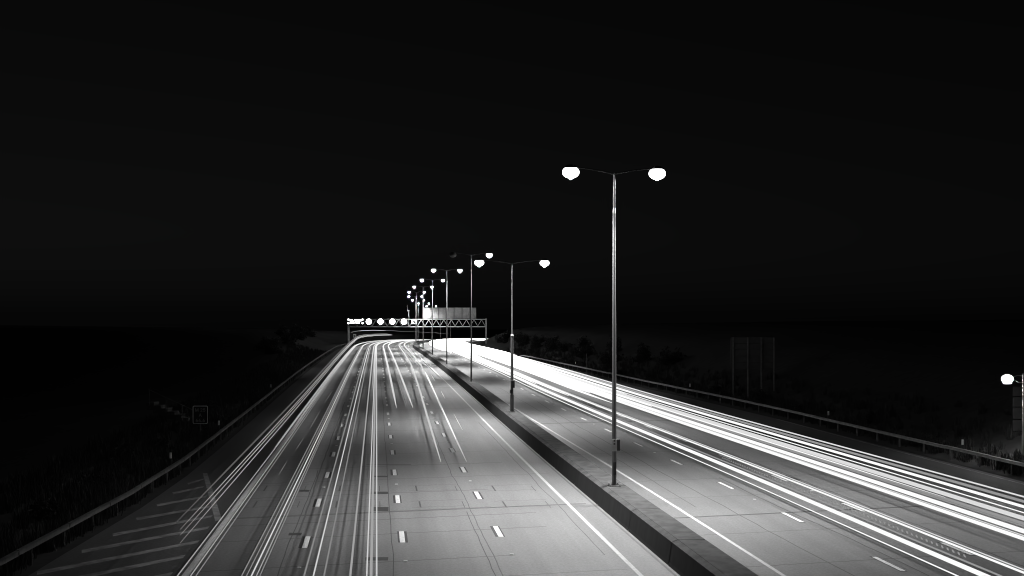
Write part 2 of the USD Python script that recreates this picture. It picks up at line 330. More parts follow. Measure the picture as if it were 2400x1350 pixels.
# ------------------------------------------------------------------ central barrier, cast in lengths
barrier = thing('concrete_barrier', 'long low dark concrete barrier with flat top between the carriageways', 'barrier')
top_prof = [(-0.60, 0.80), (-0.40, 0.885), (-0.385, 0.90), (0.56, 0.90), (0.60, 0.86)]
side_prof = [(-0.74, 0.0), (-0.70, 0.12), (-0.60, 0.80)]
right_prof = [(0.60, 0.86), (0.72, 0.10), (0.76, 0.0)]
def extrude_along(prof, Ys, ends=False):
    prof = np.array(prof); n, c = len(Ys), len(prof)
    V = np.concatenate([pt(Y, prof[:, 0], prof[:, 1]) for Y in Ys]).reshape(-1, 3)
    i, j = np.meshgrid(np.arange(n - 1), np.arange(c - 1), indexing='ij'); k = i * c + j
    q = np.stack([k, k + c, k + c + 1, k + 1], -1).reshape(-1, 4)
    f = np.vstack([q[:, [0, 1, 2]], q[:, [0, 2, 3]]])
    return trimesh.Trimesh(V, f, process=False)
sec = np.concatenate([np.arange(14, 130, 6.1), np.arange(130, 620, 12)])
for a, b in zip(sec[:-1], sec[1:]):
    g = 0.035 if a < 130 else 0.0
    Ys = np.linspace(a + g, b - g, 3)
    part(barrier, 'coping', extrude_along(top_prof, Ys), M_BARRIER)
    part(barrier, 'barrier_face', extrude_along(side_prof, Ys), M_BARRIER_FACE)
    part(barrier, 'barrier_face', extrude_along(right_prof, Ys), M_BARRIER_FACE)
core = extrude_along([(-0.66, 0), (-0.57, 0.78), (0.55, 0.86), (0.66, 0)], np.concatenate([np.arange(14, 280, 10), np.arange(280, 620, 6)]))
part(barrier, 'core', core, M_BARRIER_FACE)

# ------------------------------------------------------------------ lamp columns on the barrier
def ellipsoid_half(rx, ry, rz, lower=True, cut=0.0):
    m = trimesh.creation.icosphere(3); v = m.vertices.copy()
    v[:, 2] = np.minimum(v[:, 2], cut) if lower else np.maximum(v[:, 2], cut)
    return trimesh.Trimesh(v * [rx, ry, rz], m.faces, process=False)

def lantern(parent, sx, arm, h, lit=True, power=1.0):
    """Lantern at the end of an arm: housing > bowl rounded out to the lamp glare, added bright core below."""
    T = trimesh.transformations.translation_matrix((sx * arm, 0, h))
    hs = ellipsoid_half(0.30, 0.24, 0.16, False); hs.apply_transform(T)
    house = part(parent, 'lantern', hs, M_DARKSTEEL, 40)
    bw = trimesh.creation.icosphere(3); bw.apply_scale((0.40, 0.33, 0.29)); bw.apply_translation((sx * arm, 0, h - 0.20))
    part(house, 'lamp_bowl', bw, M_BOWL if lit else M_BOWL_OFF, True)
    if lit:
        core = trimesh.creation.icosphere(2, .10); core.apply_translation((sx * arm, 0, h - 0.425)); part(house, 'added_core', core, M_ADDED_CORE, True)  # core added to light the pole top and swell distant lamps
        lamp_light(parent, sx * arm, h - 1.2, LAMP_POWER * power * (1.06 if sx > 0 else 0.82))

def lamp_light(parent, x, z, power, angle=65.0):
    l = UsdLux.SphereLight.Define(stage, P_(parent) + '/' + numbered(P_(parent), 'lamp_light'))
    l.CreateRadiusAttr(0.6); l.CreateIntensityAttr(power); l.CreateNormalizeAttr(True)
    sh = UsdLux.ShapingAPI.Apply(l.GetPrim()); sh.CreateShapingConeAngleAttr(angle); sh.CreateShapingConeSoftnessAttr(1.0)
    l.AddTranslateOp().Set(Gf.Vec3d(x, 0, z))

def lamp_column(name, H, arm, label, kind='tall', lit=(True, True), power=(1.0, 1.0), loc=(0, 0, 0), rz=0, plate=False):
    t = thing(name, label, 'street lamp', 'twin-arm lamp columns on the central barrier', loc=loc, rz=rz)
    if kind == 'tall':
        part(t, 'column', lathe([(0, .105), (3.1, .10), (H * .45, .09), (H * .872, .068), (H * .874, .062), (H - .25, .056), (H, .03)]), M_POLE, 50)
        part(t, 'collar', lathe([(H * .87, .075), (H * .874, .08), (H * .882, .08), (H * .886, .06)]), M_STEEL, 30)
        part(t, 'door', chambox(-.07, .07, -.112, -.09, .5, 1.1, .006), M_DARKSTEEL)
    else:
        part(t, 'column', lathe([(0, .17), (1.35, .165), (1.42, .12), (H * .505, .105), (H * .51, .075), (H - .3, .062), (H, .03)]), M_POLE, 50)
        part(t, 'collar', lathe([(H * .505, .12), (H * .508, .135), (H * .515, .135), (H * .52, .08)]), M_STEEL, 30)
        part(t, 'control_box', chambox(-.10, .20, -.20, .10, 1.95, 2.55, .01), M_DARKSTEEL)
        part(t, 'control_box', chambox(-.17, .05, -.18, .10, 1.5, 1.8, .01), M_DARKSTEEL)
    part(t, 'base_plate', chambox(-.26, .26, -.26, .26, 0, .035, .008), M_DARKSTEEL)
    for sx in (-1, 1):
        for sy in (-1, 1):
            part(t, 'bolt', lathe([(.03, .03), (.10, .03), (.105, .02)], 6).apply_translation((sx * .2, sy * .2, 0)), M_STEEL)
    if plate:
        part(t, 'control_box', chambox(.10, .24, -.16, .06, 1.62, 2.14, .01), M_DARKSTEEL)
        pl = part(t, 'number_plate', chambox(-.12, .10, -.135, -.118, 1.60, 2.15, .004), M_ALU)
        for z0 in (2.04, 1.90): part(pl, 'plate_mark', box(-.06, .02, -.14, -.1355, z0, z0 + .07), M_SIGNDARK)
    for i, sx in enumerate((-1, 1)):
        u = np.linspace(0, 1, 9)
        part(t, 'arm', tube([(sx * (0.02 + x * (arm - .3)), 0, H - .05 + .26 * math.sin(x * 1.45)) for x in u], np.linspace(.032, .024, 9), 8), M_DARKSTEEL, True)
        lantern(t, sx, arm, H + .2, lit[i], power[i])
    return t

YC = [50.5, 88.6, 126.8, 171, 214.7, 258, 302, 346, 390, 434, 478, 522, 566]
ORD = ['', '', '', 'fourth', 'fifth', 'sixth', 'seventh', 'eighth', 'ninth', 'tenth', 'eleventh', 'twelfth', 'last and farthest']
def col_at(Y): return pt(Y, 0, 0.90), head(Y)
p, r = col_at(YC[0]); lamp_column('lamp_column', 14.35, 2.02, 'tallest twin-arm lamp, nearest, with a pale number plate near its foot', loc=p, rz=r, plate=True)
p, r = col_at(YC[1]); lamp_column('lamp_column', 12.0, 2.65, 'shorter twin-arm lamp with long arms and control boxes on its thick foot', 'short', power=(.62, .45), loc=p, rz=r)
p, r = col_at(YC[2]); lamp_column('lamp_column', 14.6, 2.1, 'third twin-arm lamp whose left lantern is unlit', lit=(False, True), loc=p, rz=r)
p, r = col_at(YC[3]); lamp_column('lamp_column', 14.6, 2.05, 'fourth twin-arm lamp from the front, both lanterns lit', power=(1.3, 1.3), loc=p, rz=r)
for i in range(4, len(YC)):
    p, r = col_at(YC[i]); lamp_column('lamp_column', 14.6, 2.05, ORD[i] + ' twin-arm lamp from the front along the central barrier', power=(1.35, 1.35), loc=p, rz=r)

# ------------------------------------------------------------------ guardrails
def guardrail(label, off, Y0, Y1, step=3.2, ramp0=False, ramp1=False, zt=0.74, mat=None):
    mat = mat or M_RAIL
    t = thing('guardrail', label, 'guardrail')
    n = int((Y1 - Y0) / (step * 1.5)); edges = np.linspace(Y0, Y1, n + 1)
    for a, b in zip(edges[:-1], edges[1:]):
        Ys = np.linspace(a + .02, b - .02, 4)
        drop = np.zeros(4)
        if ramp0: drop = np.maximum(drop, np.clip((Y0 + 9 - Ys) / 9, 0, 1) ** 1.6 * .7)
        if ramp1: drop = np.maximum(drop, np.clip((Ys - Y1 + 9) / 9, 0, 1) ** 1.6 * .7)
        o = off(Ys); sg = np.sign(o[0]); near = o - sg * .06; far = o + sg * .06; j = RNG.uniform(-.012, .012)
        prof = [(0, 0), (0, .2), (1, .2), (1, 0)]
        V = np.concatenate([np.stack([pt(Ys[k], (near[k], far[k])[e], zt - .2 + h - drop[k] + j) for e, h in ((0, .015), (0, .085), (0, .115), (0, .185), (1, .2), (1, 0))]) for k in range(4)])
        V = V.reshape(4, 6, 3); V[:, 2, 0] += sg * .012; V[:, 1, 0] += sg * .012
        f = []
        for k in range(3):
            for e in range(6):
                a0, a1 = k * 6 + e, k * 6 + (e + 1) % 6; f += [[a0, a1, a1 + 6], [a0, a1 + 6, a0 + 6]]
        f += [[0, 2, 1], [0, 3, 2], [0, 4, 3], [0, 5, 4], [18, 19, 20], [18, 20, 21], [18, 21, 22], [18, 22, 23]]
        m = trimesh.Trimesh(V.reshape(-1, 3), f, process=False); trimesh.repair.fix_normals(m)
        part(t, 'beam', m, mat)
    for Y in np.arange(Y0 + 1.6, Y1 - 1, step if Y0 < 200 else step * 2):
        if (ramp0 and Y < Y0 + 8) or (ramp1 and Y > Y1 - 8): continue
        if Y > 330: break
        o = float(off(Y)); sg = math.copysign(1, o); b = pt(Y, o + sg * .11, 0); g = float(ground_z(Y, o + sg * .11))
        part(t, 'post', cat(box(b[0] - .045, b[0] + .045, b[1] - .02, b[1] + .02, b[2] + g - .2, b[2] + zt - .03), box(b[0] - .05, b[0] - .035, b[1] - .05, b[1] + .05, b[2] + g - .2, b[2] + zt - .05)), M_RAIL)
    return t
guardrail('weathered steel guardrail along the left hard shoulder', rail_left, 18, 560)
guardrail('steel guardrail along the right edge, nearer length with a ramped far end', rail_right, 24, 228, ramp1=True, mat=M_RAIL_LIT)
guardrail('far length of guardrail by the right lanes, its near end ramped down', lambda Y: np.full(np.shape(Y), 17.6) if np.ndim(Y) else 17.6, 219, 520, ramp0=True, mat=M_RAIL_LIT)

# ------------------------------------------------------------------ marker posts
def marker(Y, o, label):
    g = float(ground_z(Y, o)); t = thing('marker_post', label, 'marker post', 'roadside marker posts', loc=pt(Y, o, g))
    part(t, 'post', chambox(-.06, .06, -.03, .03, -.1, .92 - g, .012), M_DARKSTEEL)
    part(t, 'reflector', chambox(-.058, .058, -.04, .028, .93 - g, 1.24 - g, .01), M_WHITE)
marker(60, rail_left(60) - .35, 'bright marker post behind the left guardrail, nearest on that side')
marker(78, rail_left(78) - .35, 'dim marker post behind the left guardrail, just right of the location sign')
marker(117, rail_left(117) - .35, 'thin marker post behind the left guardrail, farther than the location sign')
marker(66.3, rail_right(66.3) + .35, 'bright marker post behind the right guardrail, nearest on that side')
marker(85.5, rail_right(85.5) + .35, 'short marker post behind the right guardrail, second nearest')
marker(118, rail_right(118) + .35, 'marker post behind the right guardrail, left of the dark sign on posts')
marker(172, rail_right(172) + .35, 'far marker post behind the right guardrail near the ramped rail end')
def pole_thing(Y, o, h, label):
    g = float(ground_z(Y, o)); single('verge_pole', lathe([(-.2, .05), (h - .05, .045), (h, .02)], 8).apply_translation(pt(Y, o, g)), M_RAIL, label, 'pole', smooth=40)
pole_thing(170, rail_right(170) + 1.6, 2.6, 'thin upright pole in the right verge behind the guardrail')
pole_thing(250, 20.2, 2.6, 'thin upright pole by the far right guardrail near the gantry leg')

# ------------------------------------------------------------------ signs standing beside the road
def upright(mesh):                       # from the xy plane to facing the camera (-y)
    mesh.apply_transform(np.array([[1, 0, 0, 0], [0, 0, -1, 0], [0, 1, 0, 0], [0, 0, 0, 1.0]])); return mesh
def rounded_frame(w, h, r, t, d):
    from shapely.geometry import box as sb
    outer = sb(-w / 2 + r, -h / 2 + r, w / 2 - r, h / 2 - r).buffer(r, quad_segs=4); inner = outer.buffer(-t)
    return upright(trimesh.creation.extrude_polygon(outer.difference(inner), d)), upright(trimesh.creation.extrude_polygon(outer, d))

Ys_ = 79.0; o = -23.55; base = pt(Ys_, o, float(ground_z(Ys_, o)))
t = thing('location_sign', 'dark rectangular location sign with pale border and letters behind the left guardrail', 'sign', loc=base)
top = EYE - (951 - 740) / F * Ys_ - base[2]; hh = 42 / F * Ys_; ww = 35 / F * Ys_
fr, pn = rounded_frame(ww, hh, .09, .045, .02)
for m in (fr, pn): m.apply_translation((0, 0, top - hh / 2))
fr.apply_translation((0, -.012, 0)); part(t, 'panel', pn, M_SIGNDARK); part(t, 'border', fr, M_WHITE)
for txt, dz in (('M 25', .33), ('A', -.04), ('64.6', -.42)):
    tm = meshkit.text_mesh(txt, .23, .006, bold=True); tm.apply_translation((-tm.bounds[:, 0].mean(), 0, 0)); upright(tm); tm.apply_translation((0, -.021, top - hh / 2 + dz - .1))
    part(t, 'lettering', tm, M_LETTER)
part(t, 'post', lathe([(-.3, .04), (top - .1, .04)], 10).apply_translation((0, .05, 0)), M_RAIL, 40)

# steps up the left bank with a handrail
Ys_ = 86.0; base = pt(Ys_, 0, 0)
t = thing('steps', 'short flight of concrete steps with handrail climbing the left bank', 'steps')
for k in range(8):
    o = -24.7 - .33 * k * 1.6; z = float(ground_z(Ys_, -24.7)) + .08 + .24 * k
    b = pt(Ys_, o, 0); part(t, 'step', chambox(b[0] - .3, b[0] + .3, b[1] - .6, b[1] + .6, z - .5 + b[2], z + .1 + b[2], .02), M_STONE)
a0 = pt(Ys_ - .65, -24.6, 1.1); a1 = pt(Ys_ - .65, -28.6, 2.95)
part(t, 'handrail', tube([a0, a1], .025, 8), M_RAIL, 40)
for f_ in (0.02, .34, .66, .98):
    p_ = a0 * (1 - f_) + a1 * f_; part(t, 'handrail_post', tube([p_ - [0, 0, 1.2], p_], .022, 8), M_RAIL, 40)

# back of a large sign on four posts, right bank
Ys_ = 110.0; s = F / Ys_; X0, X1 = (1713 - 1200) / s, (1816 - 1200) / s; ztop, zbot = EYE - (790 - 740) / s, EYE - (864 - 740) / s
t = thing('large_sign', 'back of a large dark sign on four posts on the right bank', 'sign')
rowh = (ztop - zbot) / 5
for k in range(5):
    part(t, 'plank', chambox(X0, X1, Ys_ - .03, Ys_ + .03, zbot + rowh * k + .02, zbot + rowh * (k + 1) - .02, .008), M_ALU_DARK)
for px in (1718, 1752, 1784, 1813):
    x = (px - 1200) / s; o = x - float(cx_(Ys_)); g = float(zr(Ys_) + ground_z(Ys_, o))
    part(t, 'post', cat(box(x - .06, x + .06, Ys_ - .19, Ys_ - .16, g - .3, ztop), box(x - .015, x + .015, Ys_ - .16, Ys_ - .07, g - .3, ztop), box(x - .06, x + .06, Ys_ - .07, Ys_ - .04, g - .3, ztop)), M_RAIL)

# back of a sign at the right edge of the view and the low lamp in front of it
Ys_ = 70.0; s = F / Ys_; X0, X1 = (2374 - 1200) / s, (2374 - 1200) / s + 3.4
t = thing('plank_sign', 'back of a sign of stacked dark planks beside the low lamp at right', 'sign')
ys = [905, 929, 954, 983, 1011, 1035]
for a, b in zip(ys[:-1], ys[1:]):
    part(t, 'plank', chambox(X0, X1, Ys_ - .03, Ys_ + .03, EYE - (b - 740) / s + .035, EYE - (a - 740) / s - .035, .01), M_ALU_DARK)
for x in (X0 + .75, X1 - .75):
    g = float(zr(Ys_) + ground_z(Ys_, x - float(cx_(Ys_)))); part(t, 'post', lathe([(g - .3, .05), (EYE - (905 - 740) / s, .05)], 10).apply_translation((x, Ys_ + .1, 0)), M_RAIL, 40)
Ys_ = 66.0; s = F / Ys_; x = (2398 - 1200) / s; zl = EYE - (888 - 740) / s; g = float(zr(Ys_) + ground_z(Ys_, x - float(cx_(Ys_))))
t = thing('low_lamp', 'low single-arm lamp glowing at the right edge behind the guardrail', 'street lamp', loc=(x, Ys_, g))
h = zl - g; part(t, 'column', lathe([(-.2, .07), (1.2, .07), (1.25, .05), (h + .3, .04), (h + .34, .02)], 12), M_STEEL, 40)
part(t, 'bracket', tube([(-.02, 0, h + .18), (-.35, 0, h + .2), (-.6, 0, h + .12)], .022, 8), M_STEEL, 40)
part(t, 'bracket', tube([(-.02, 0, h - .22), (-.3, 0, h - .2), (-.6, 0, h - .02)], .018, 8), M_STEEL, 40)
hs = ellipsoid_half(.30, .2, .12, False); hs.apply_translation((-.95, 0, h + .08)); hd = part(t, 'lantern', hs, M_DARKSTEEL, 40)
bw = trimesh.creation.icosphere(3); bw.apply_scale((.36, .28, .27)); bw.apply_translation((-.95, 0, h)); part(hd, 'lamp_bowl', bw, M_BOWL, True)
d = trimesh.creation.cylinder(1.0, .01, sections=20); d.apply_scale((.24, .15, 1)); d.apply_translation((-.95, 0, h - .275)); part(hd, 'lamp_lens', d, M_SMALL_LENS); lamp_light(t, -.95, h - 1.0, LAMP_POWER * .012, 80)

# ------------------------------------------------------------------ gantry over both carriageways
YG = 350.0; SG = F / YG
def gx(px): return (px - 1200) / SG
def gz(py): return EYE - (py - 740) / SG
ZB, ZT = gz(765.5), gz(748.5); XL, XR = gx(816), gx(1139.5)
gan = thing('gantry', 'long steel lattice sign gantry spanning both carriageways', 'gantry')
for yy in (YG, YG + 1.6):
    part(gan, 'bottom_chord', box(XL + .26, XR - .26, yy - .13, yy + .13, ZB - .16, ZB + .16), M_STEEL)
    part(gan, 'top_chord', box(XL + .26, XR - .26, yy - .13, yy + .13, ZT - .14, ZT + .14), M_STEEL)
for x in (XL, XR):
    for yy in (YG, YG + 1.6):
        b = pt(YG, x - float(cx_(YG)), 0); part(gan, 'leg', chambox(x - .25, x + .25, yy - .2, yy + .2, b[2] - .3, ZT + .25, .03), M_STEEL)
    part(gan, 'base_block', chambox(x - .6, x + .6, YG - .7, YG + 2.3, b[2] - .5, b[2] + .55, .05), M_STONE)
nb = 36; xs = np.linspace(XL + .3, XR - .3, nb + 1)
for yy in (YG, YG + 1.6):
    for k in range(nb):
        za, zb = (ZB + .16, ZT - .14) if k % 2 == 0 else (ZT - .14, ZB + .16)
        part(gan, 'diagonal', bar((xs[k], yy, za), (xs[k + 1], yy, zb), .13, .13), M_STEEL)
for k in range(0, nb + 1, 2):
    part(gan, 'cross_tie', bar((xs[k], YG + .13, ZB), (xs[k], YG + 1.47, ZB), .1, .1), M_STEEL)
part(gan, 'walkway', box(XL + .3, XR - .3, YG + .2, YG + 1.4, ZB - .05, ZB + .0), M_DARKSTEEL)

t = thing('direction_sign', 'back of a large grey panelled sign on top of the gantry', 'sign')
edges = [gx(p) for p in (990.5, 1010, 1027.6, 1045, 1064, 1082.7, 1101, 1116)]; z0, z1 = gz(747) + .03, gz(722)
for a, b in zip(edges[:-1], edges[1:]):
    part(t, 'panel', chambox(a + .07, b - .07, YG + .5, YG + .6, z0, z1, .01), M_ALU)
for a in edges:
    part(t, 'stiffener', box(a - .07, a + .07, YG + .38, YG + .64, z0 - .3, z1 - .1), M_ALU_DARK)
part(t, 'top_trim', box(edges[0], edges[-1], YG + .48, YG + .62, z1 + .005, z1 + .1), M_ALU)

def signal(px, label):
    x, z = gx(px), gz(753.7); t = thing('lane_signal', label, 'traffic signal', 'lit round lane signals on the gantry', loc=(x, YG - .62, z))
    part(t, 'housing', chambox(-1.12, 1.12, 0, .3, -1.12, 1.12, .04), M_SIGNDARK)
    ring = trimesh.creation.cylinder(.93, .06, sections=40); upright(ring); ring.apply_translation((0, -.035, 0)); part(t, 'lit_face', ring, M_SIGNAL, 30)
    part(t, 'bracket', box(-.1, .1, .3, .49, -1.0, 1.0), M_DARKSTEEL)
for px, w in ((865, 'first round lane signal, beside the text board on the gantry'), (892.5, 'second round lane signal from the text board'), (920, 'third round lane signal from the text board'), (947, 'fourth round lane signal, nearest the camera symbol plate')): signal(px, 'glowing ' + w)

# text board: two rows of lit words and four corner lanterns
x0, x1, z0, z1 = gx(813.5), gx(855), gz(762.5), gz(745)
t = thing('message_board', 'dark message board with two lit text rows and four corner lamps', 'sign')
part(t, 'board', chambox(x0, x1, YG - .75, YG - .35, z0, z1, .05), M_SIGNDARK)
part(t, 'bracket', box((x0 + x1) / 2 - .2, (x0 + x1) / 2 + .2, YG - .35, YG - .135, ZB, ZT), M_DARKSTEEL)
for px in (817.5, 850.5):
    for py in (749, 757.5):
        d = trimesh.creation.cylinder(.3, .12, sections=24); upright(d); d.apply_translation((gx(px), YG - .81, gz(py))); part(t, 'corner_lamp', d, M_MATRIX, 30)
def word(pa, pb, ya, yb, n):
    g = np.linspace(gx(pa), gx(pb), n + 1); za, zb = gz(yb), gz(ya); zm = (za + zb) / 2
    for i, (a, b) in enumerate(zip(g[:-1], g[1:])):
        w = b - a; a2, b2 = a + .04 * w, b - .06 * w; y = (YG - .79, YG - .755)
        ms = [box(a2, a2 + .3 * w, *y, za, zb), box(b2 - .3 * w, b2, *y, za, zb if i % 2 else zm), box(a2 + .3 * w, b2 - .3 * w, *y, zb - .2, zb)]
        if i % 2 == 0: ms.append(box(b2 - .3 * w, b2, *y, zm, zb - .2))
        ms.append(box(a2 + .3 * w, b2 - .3 * w, *y, zm - .1, zm + .1))
        part(t, 'lit_letter', cat(*ms), M_MATRIX)
word(820.5, 829, 748.6, 752.8, 3); word(831, 848.5, 748.6, 752.8, 6); word(821.5, 832, 753.8, 758, 3); word(833.5, 844.5, 753.8, 758, 4)

# camera symbol plates
def camera_plate(x, y, z, w, h, label, loc_post=None):
    t = thing('camera_sign', label, 'sign')
    part(t, 'plate', chambox(x - w / 2, x + w / 2, y, y + .05, z - h / 2, z + h / 2, .015), M_WHITE)
    e = part(t, 'camera_symbol', cat(box(x - .32 * w, x + .02 * w, y - .012, y - .002, z - .02 * h, z + .22 * h), box(x - .12 * w, x + .12 * w, y - .014, y - .0035, z - .30 * h, z + .10 * h), box(x - .36 * w, x - .24 * w, y - .013, y - .003, z + .14 * h, z + .32 * h)), M_SIGNDARK)
    part(t, 'symbol_flash', cat(*[box(x + .2 * w, x + .36 * w, y - .012, y - .002, z + dz * h - .03 * h, z + dz * h + .03 * h) for dz in (-.12, .04)]), M_SIGNDARK)
    if loc_post is None: part(t, 'bracket', box(x - .1, x + .1, y + .05, YG - .135, z - .15, z + .15), M_DARKSTEEL)
    else: part(t, 'post', lathe([(loc_post, .06), (z + h * .4, .06)], 10).apply_translation((x, y + .12, 0)), M_STEEL, 40)
camera_plate(gx(971.5), YG - .4, gz(754.2), 1.7, 1.45, 'white plate with a black camera symbol on the gantry middle')
Yv = 330.0; sv = F / Yv; xv, zv = (831 - 1200) / sv, EYE - (787 - 740) / sv
camera_plate(xv, Yv, zv, .95, 1.1, 'small white camera sign on a post at the left verge before the gantry', float(zr(Yv)) - .2)

t = thing('camera_mast', 'thin camera mast with bent arm standing on the gantry', 'camera mast', loc=(gx(957.5), YG + .8, ZB + .02))
hm = gz(727) - ZB; part(t, 'mast', lathe([(0, .14), (hm, .11), (hm + .02, .05)], 12), M_STEEL, 40)
part(t, 'camera_body', chambox(-.42, .25, -.16, .16, hm - .35, hm + .02, .05), M_ALU)
part(t, 'antenna', tube([(-.25, 0, hm), (-.42, 0, hm + .5), (-.5, 0, hm + 1.1), (-.48, 0, hm + 1.65)], [.06, .06, .1, .07], 8), M_ALU, 40)

# ------------------------------------------------------------------ light trails drawn by the passing vehicles
def streak(parent, pts, z, r, mat, sh=False, name='streak', step=9.0, sides=6, grow=1.4):
    """pts: (Y, offset) knots."""
    pts = np.array(pts, float); n = max(3, int((pts[-1, 0] - pts[0, 0]) / step))
    Ys = np.linspace(pts[0, 0], pts[-1, 0], n); o = np.interp(Ys, pts[:, 0], pts[:, 1])
    if sh: o = o + shift(Ys)
    rr = r * (1 + np.clip((Ys - 45) / 110, 0, grow)); rr[0] *= .2; rr[1] *= .8; rr[-1] *= .2  # radius widens with distance: lamp bloom put into the shape
    return part(parent, name, tube(pt(Ys, o, z), rr, sides), mat, True)
def trail(name, label, group): return thing(name, label, 'light trail', group)
GT, GH = 'tail light trails on the left carriageway', 'headlight trails on the right carriageway'
def tails(label, rows, name='tail_light_trail'):
    t = trail(name, label, GT)
    for (pts, z, r, b) in rows: streak(t, pts, z, r, M_TAIL[b])
S, E = 16, 660
tails('four high thin trails fanning over the hatched left shoulder', [([(28, -16), (455, -16)], 3.44, .035, 'faint'), ([(28.6, -16), (470, -16)], 3.15, .018, 'mid'), ([(28.6, -16), (470, -16)], 3.0, .018, 'mid'), ([(28.6, -16), (470, -16)], 2.8, .018, 'mid')])
tails('broad pale trail pair hugging the left solid edge line', [([(66, -17.0), (E, -16.9)], .8, .055, 'mid'), ([(S, -16.95), (E, -16.9)], .8, .02, 'mid'), ([(80, -16.75), (E, -16.7)], .82, .05, 'mid'), ([(S, -15.0), (E, -15.0)], .8, .02, 'dim')])  # second streak added to brighten the solid edge line
tails('thin trail pair in the slow lane, nearest the left edge line', [([(S, -16.55), (E, -16.5)], .8, 0.019, 'mid'), ([(S, -14.85), (E, -14.85)], .8, 0.017, 'dim')])
tails('bright thin trail pair in the slow lane beside the first dashes', [([(S, -16.35), (E, -16.4)], .85, 0.016, 'dim'), ([(S, -14.68), (E, -14.6)], .85, 0.025, 'bright')])
tails('thin trail pair in the slow lane closest to the first dashes', [([(S, -14.55), (E, -14.5)], .8, 0.017, 'mid'), ([(S, -14.4), (E, -14.4)], .9, 0.016, 'dim')])
tails('trail pair at the left of the second lane', [([(S, -13.1), (E, -13.2)], .8, 0.028, 'dim'), ([(S, -11.7), (E, -11.7)], .8, 0.034, 'mid')])
tails('brightest trail pair in the second lane', [([(S, -12.82), (E, -12.8)], .8, 0.025, 'bright'), ([(S, -11.2), (E, -11.2)], .8, 0.022, 'bright')])
tails('trail pair at the right of the second lane', [([(S, -12.5), (E, -12.4)], .8, 0.025, 'dim'), ([(S, -11.07), (E, -11.0)], .82, 0.043, 'mid'), ([(S, -10.9), (E, -10.85)], .8, 0.025, 'pale')])
tails('short trail pair that ends partway down the second lane', [([(116, -11.65), (E, -11.6)], .8, 0.031, 'mid'), ([(116, -11.35), (E, -11.3)], .8, 0.025, 'mid')])
tails('clear trail pair in the third lane that ends midway', [([(94, -9.2), (E, -9.1)], .78, 0.062, 'bright'), ([(94, -7.8), (E, -7.7)], .78, 0.062, 'bright')])
tails('faint thin trail between the third lane pair', [([(93, -8.4), (170, -8.4)], .9, 0.016, 'dim'), ([(96, -8.25), (150, -8.25)], .9, 0.016, 'dim')])
tails('broad trail pair drifting from the fast lane across the third dashes', [([(60, -7.4), (120, -6.3), (177, -5.4), (300, -4.8), (E, -4.6)], .75, 0.056, 'pale'), ([(60, -6.0), (120, -4.85), (177, -3.9), (300, -3.3), (E, -3.1)], .75, 0.056, 'pale'),
       ([(70, -5.86), (93, -5.38)], .86, 0.062, 'hot'), ([(102, -5.22), (150, -4.32)], .86, 0.056, 'hot')])
tails('short bright dashes of a blinking lamp in the fast lane', [([(75, -5.05), (87, -4.8)], .9, 0.016, 'hot'), ([(102, -4.55), (112, -4.35)], .9, 0.016, 'hot'), ([(128, -4.1), (142, -3.9)], .9, 0.019, 'hot')])
tails('short faint dashes of a blinking lamp in the slow lane', [([(64, -15.6), (70, -15.55)], .9, 0.016, 'dim'), ([(76, -15.5), (90, -15.5)], .9, 0.016, 'dim'), ([(98, -15.5), (112, -15.4)], .9, 0.016, 'dim'), ([(54, -15.7), (59, -15.7)], .9, 0.016, 'dim')])
tails('high thin trail arching over the far bend under the gantry', [([(258, -17), (E, -16)], 4.75, 0.022, 'faint')])
tails('shorter brighter high trail over the far bend', [([(298, -15.6), (440, -15.4)], 4.85, 0.037, 'dim')])
tails('thin trail along the fast lane beside its solid line', [([(130, -3.0), (E, -2.9)], .75, 0.025, 'dim'), ([(170, -4.4), (E, -4.4)], .75, 0.031, 'mid')])

def heads(label, rows, name='headlight_trail'):
    t = trail(name, label, GH)
    for (pts, z, r, b) in rows: streak(t, pts, z, r, M_HEAD[b], True)
heads('thin trail nearest the dashes on the right carriageway', [([(S, 7.05), (E, 7.1)], .66, .022, 'bright')])
heads('wide pair of bright trails in the lane beyond the dashes', [([(S, 7.86), (E, 7.8)], .68, .075, 'bright'), ([(S, 8.05), (E, 7.95)], .80, .03, 'dim'), ([(S, 9.3), (E, 9.3)], .68, .036, 'bright'), ([(S, 9.36), (60, 9.42), (E, 9.4)], .74, .02, 'mid')])
heads('broad lowest trail of the middle white band', [([(S, 12.45), (E, 12.0)], .66, .07, 'bright'), ([(S, 12.72), (E, 12.3)], .68, .02, 'mid')])
heads('broad central trail of the middle white band', [([(S, 13.2), (E, 12.9)], .68, .085, 'bright'), ([(S, 13.75), (E, 13.5)], .68, .022, 'dim')])
heads('soft grey trail inside the upper middle white band', [([(S, 14.0), (E, 13.8)], .70, .06, 'dim'), ([(48, 13.9), (E, 13.75)], .78, .03, 'bright')])
heads('wide pale trail at the upper edge of the middle white band', [([(S, 14.6), (E, 14.3)], .72, .085, 'mid')])
heads('thin trail above the middle white band', [([(S, 15.4), (E, 15.2)], .7, .024, 'bright')])
heads('bright trail with grey fringe toward the hard shoulder', [([(S, 16.3), (E, 15.9)], .68, .062, 'bright'), ([(S, 16.95), (E, 16.5)], .70, .045, 'dim'), ([(S, 17.15), (E, 16.7)], .70, .02, 'dim')])
heads('outermost thin trail nearest the right guardrail', [([(S, 17.85), (E, 16.6)], .68, .036, 'mid')])
heads('added distant trails left of the middle band, merging into glare', [([(100, 11.3), (E, 10.9)], .68, .07, 'far'), ([(112, 11.8), (E, 11.5)], .7, .08, 'far'), ([(108, 8.9), (E, 8.8)], .7, .05, 'far'), ([(125, 8.35), (E, 8.3)], .75, .06, 'far')])  # extra streaks added so the far trails merge into white
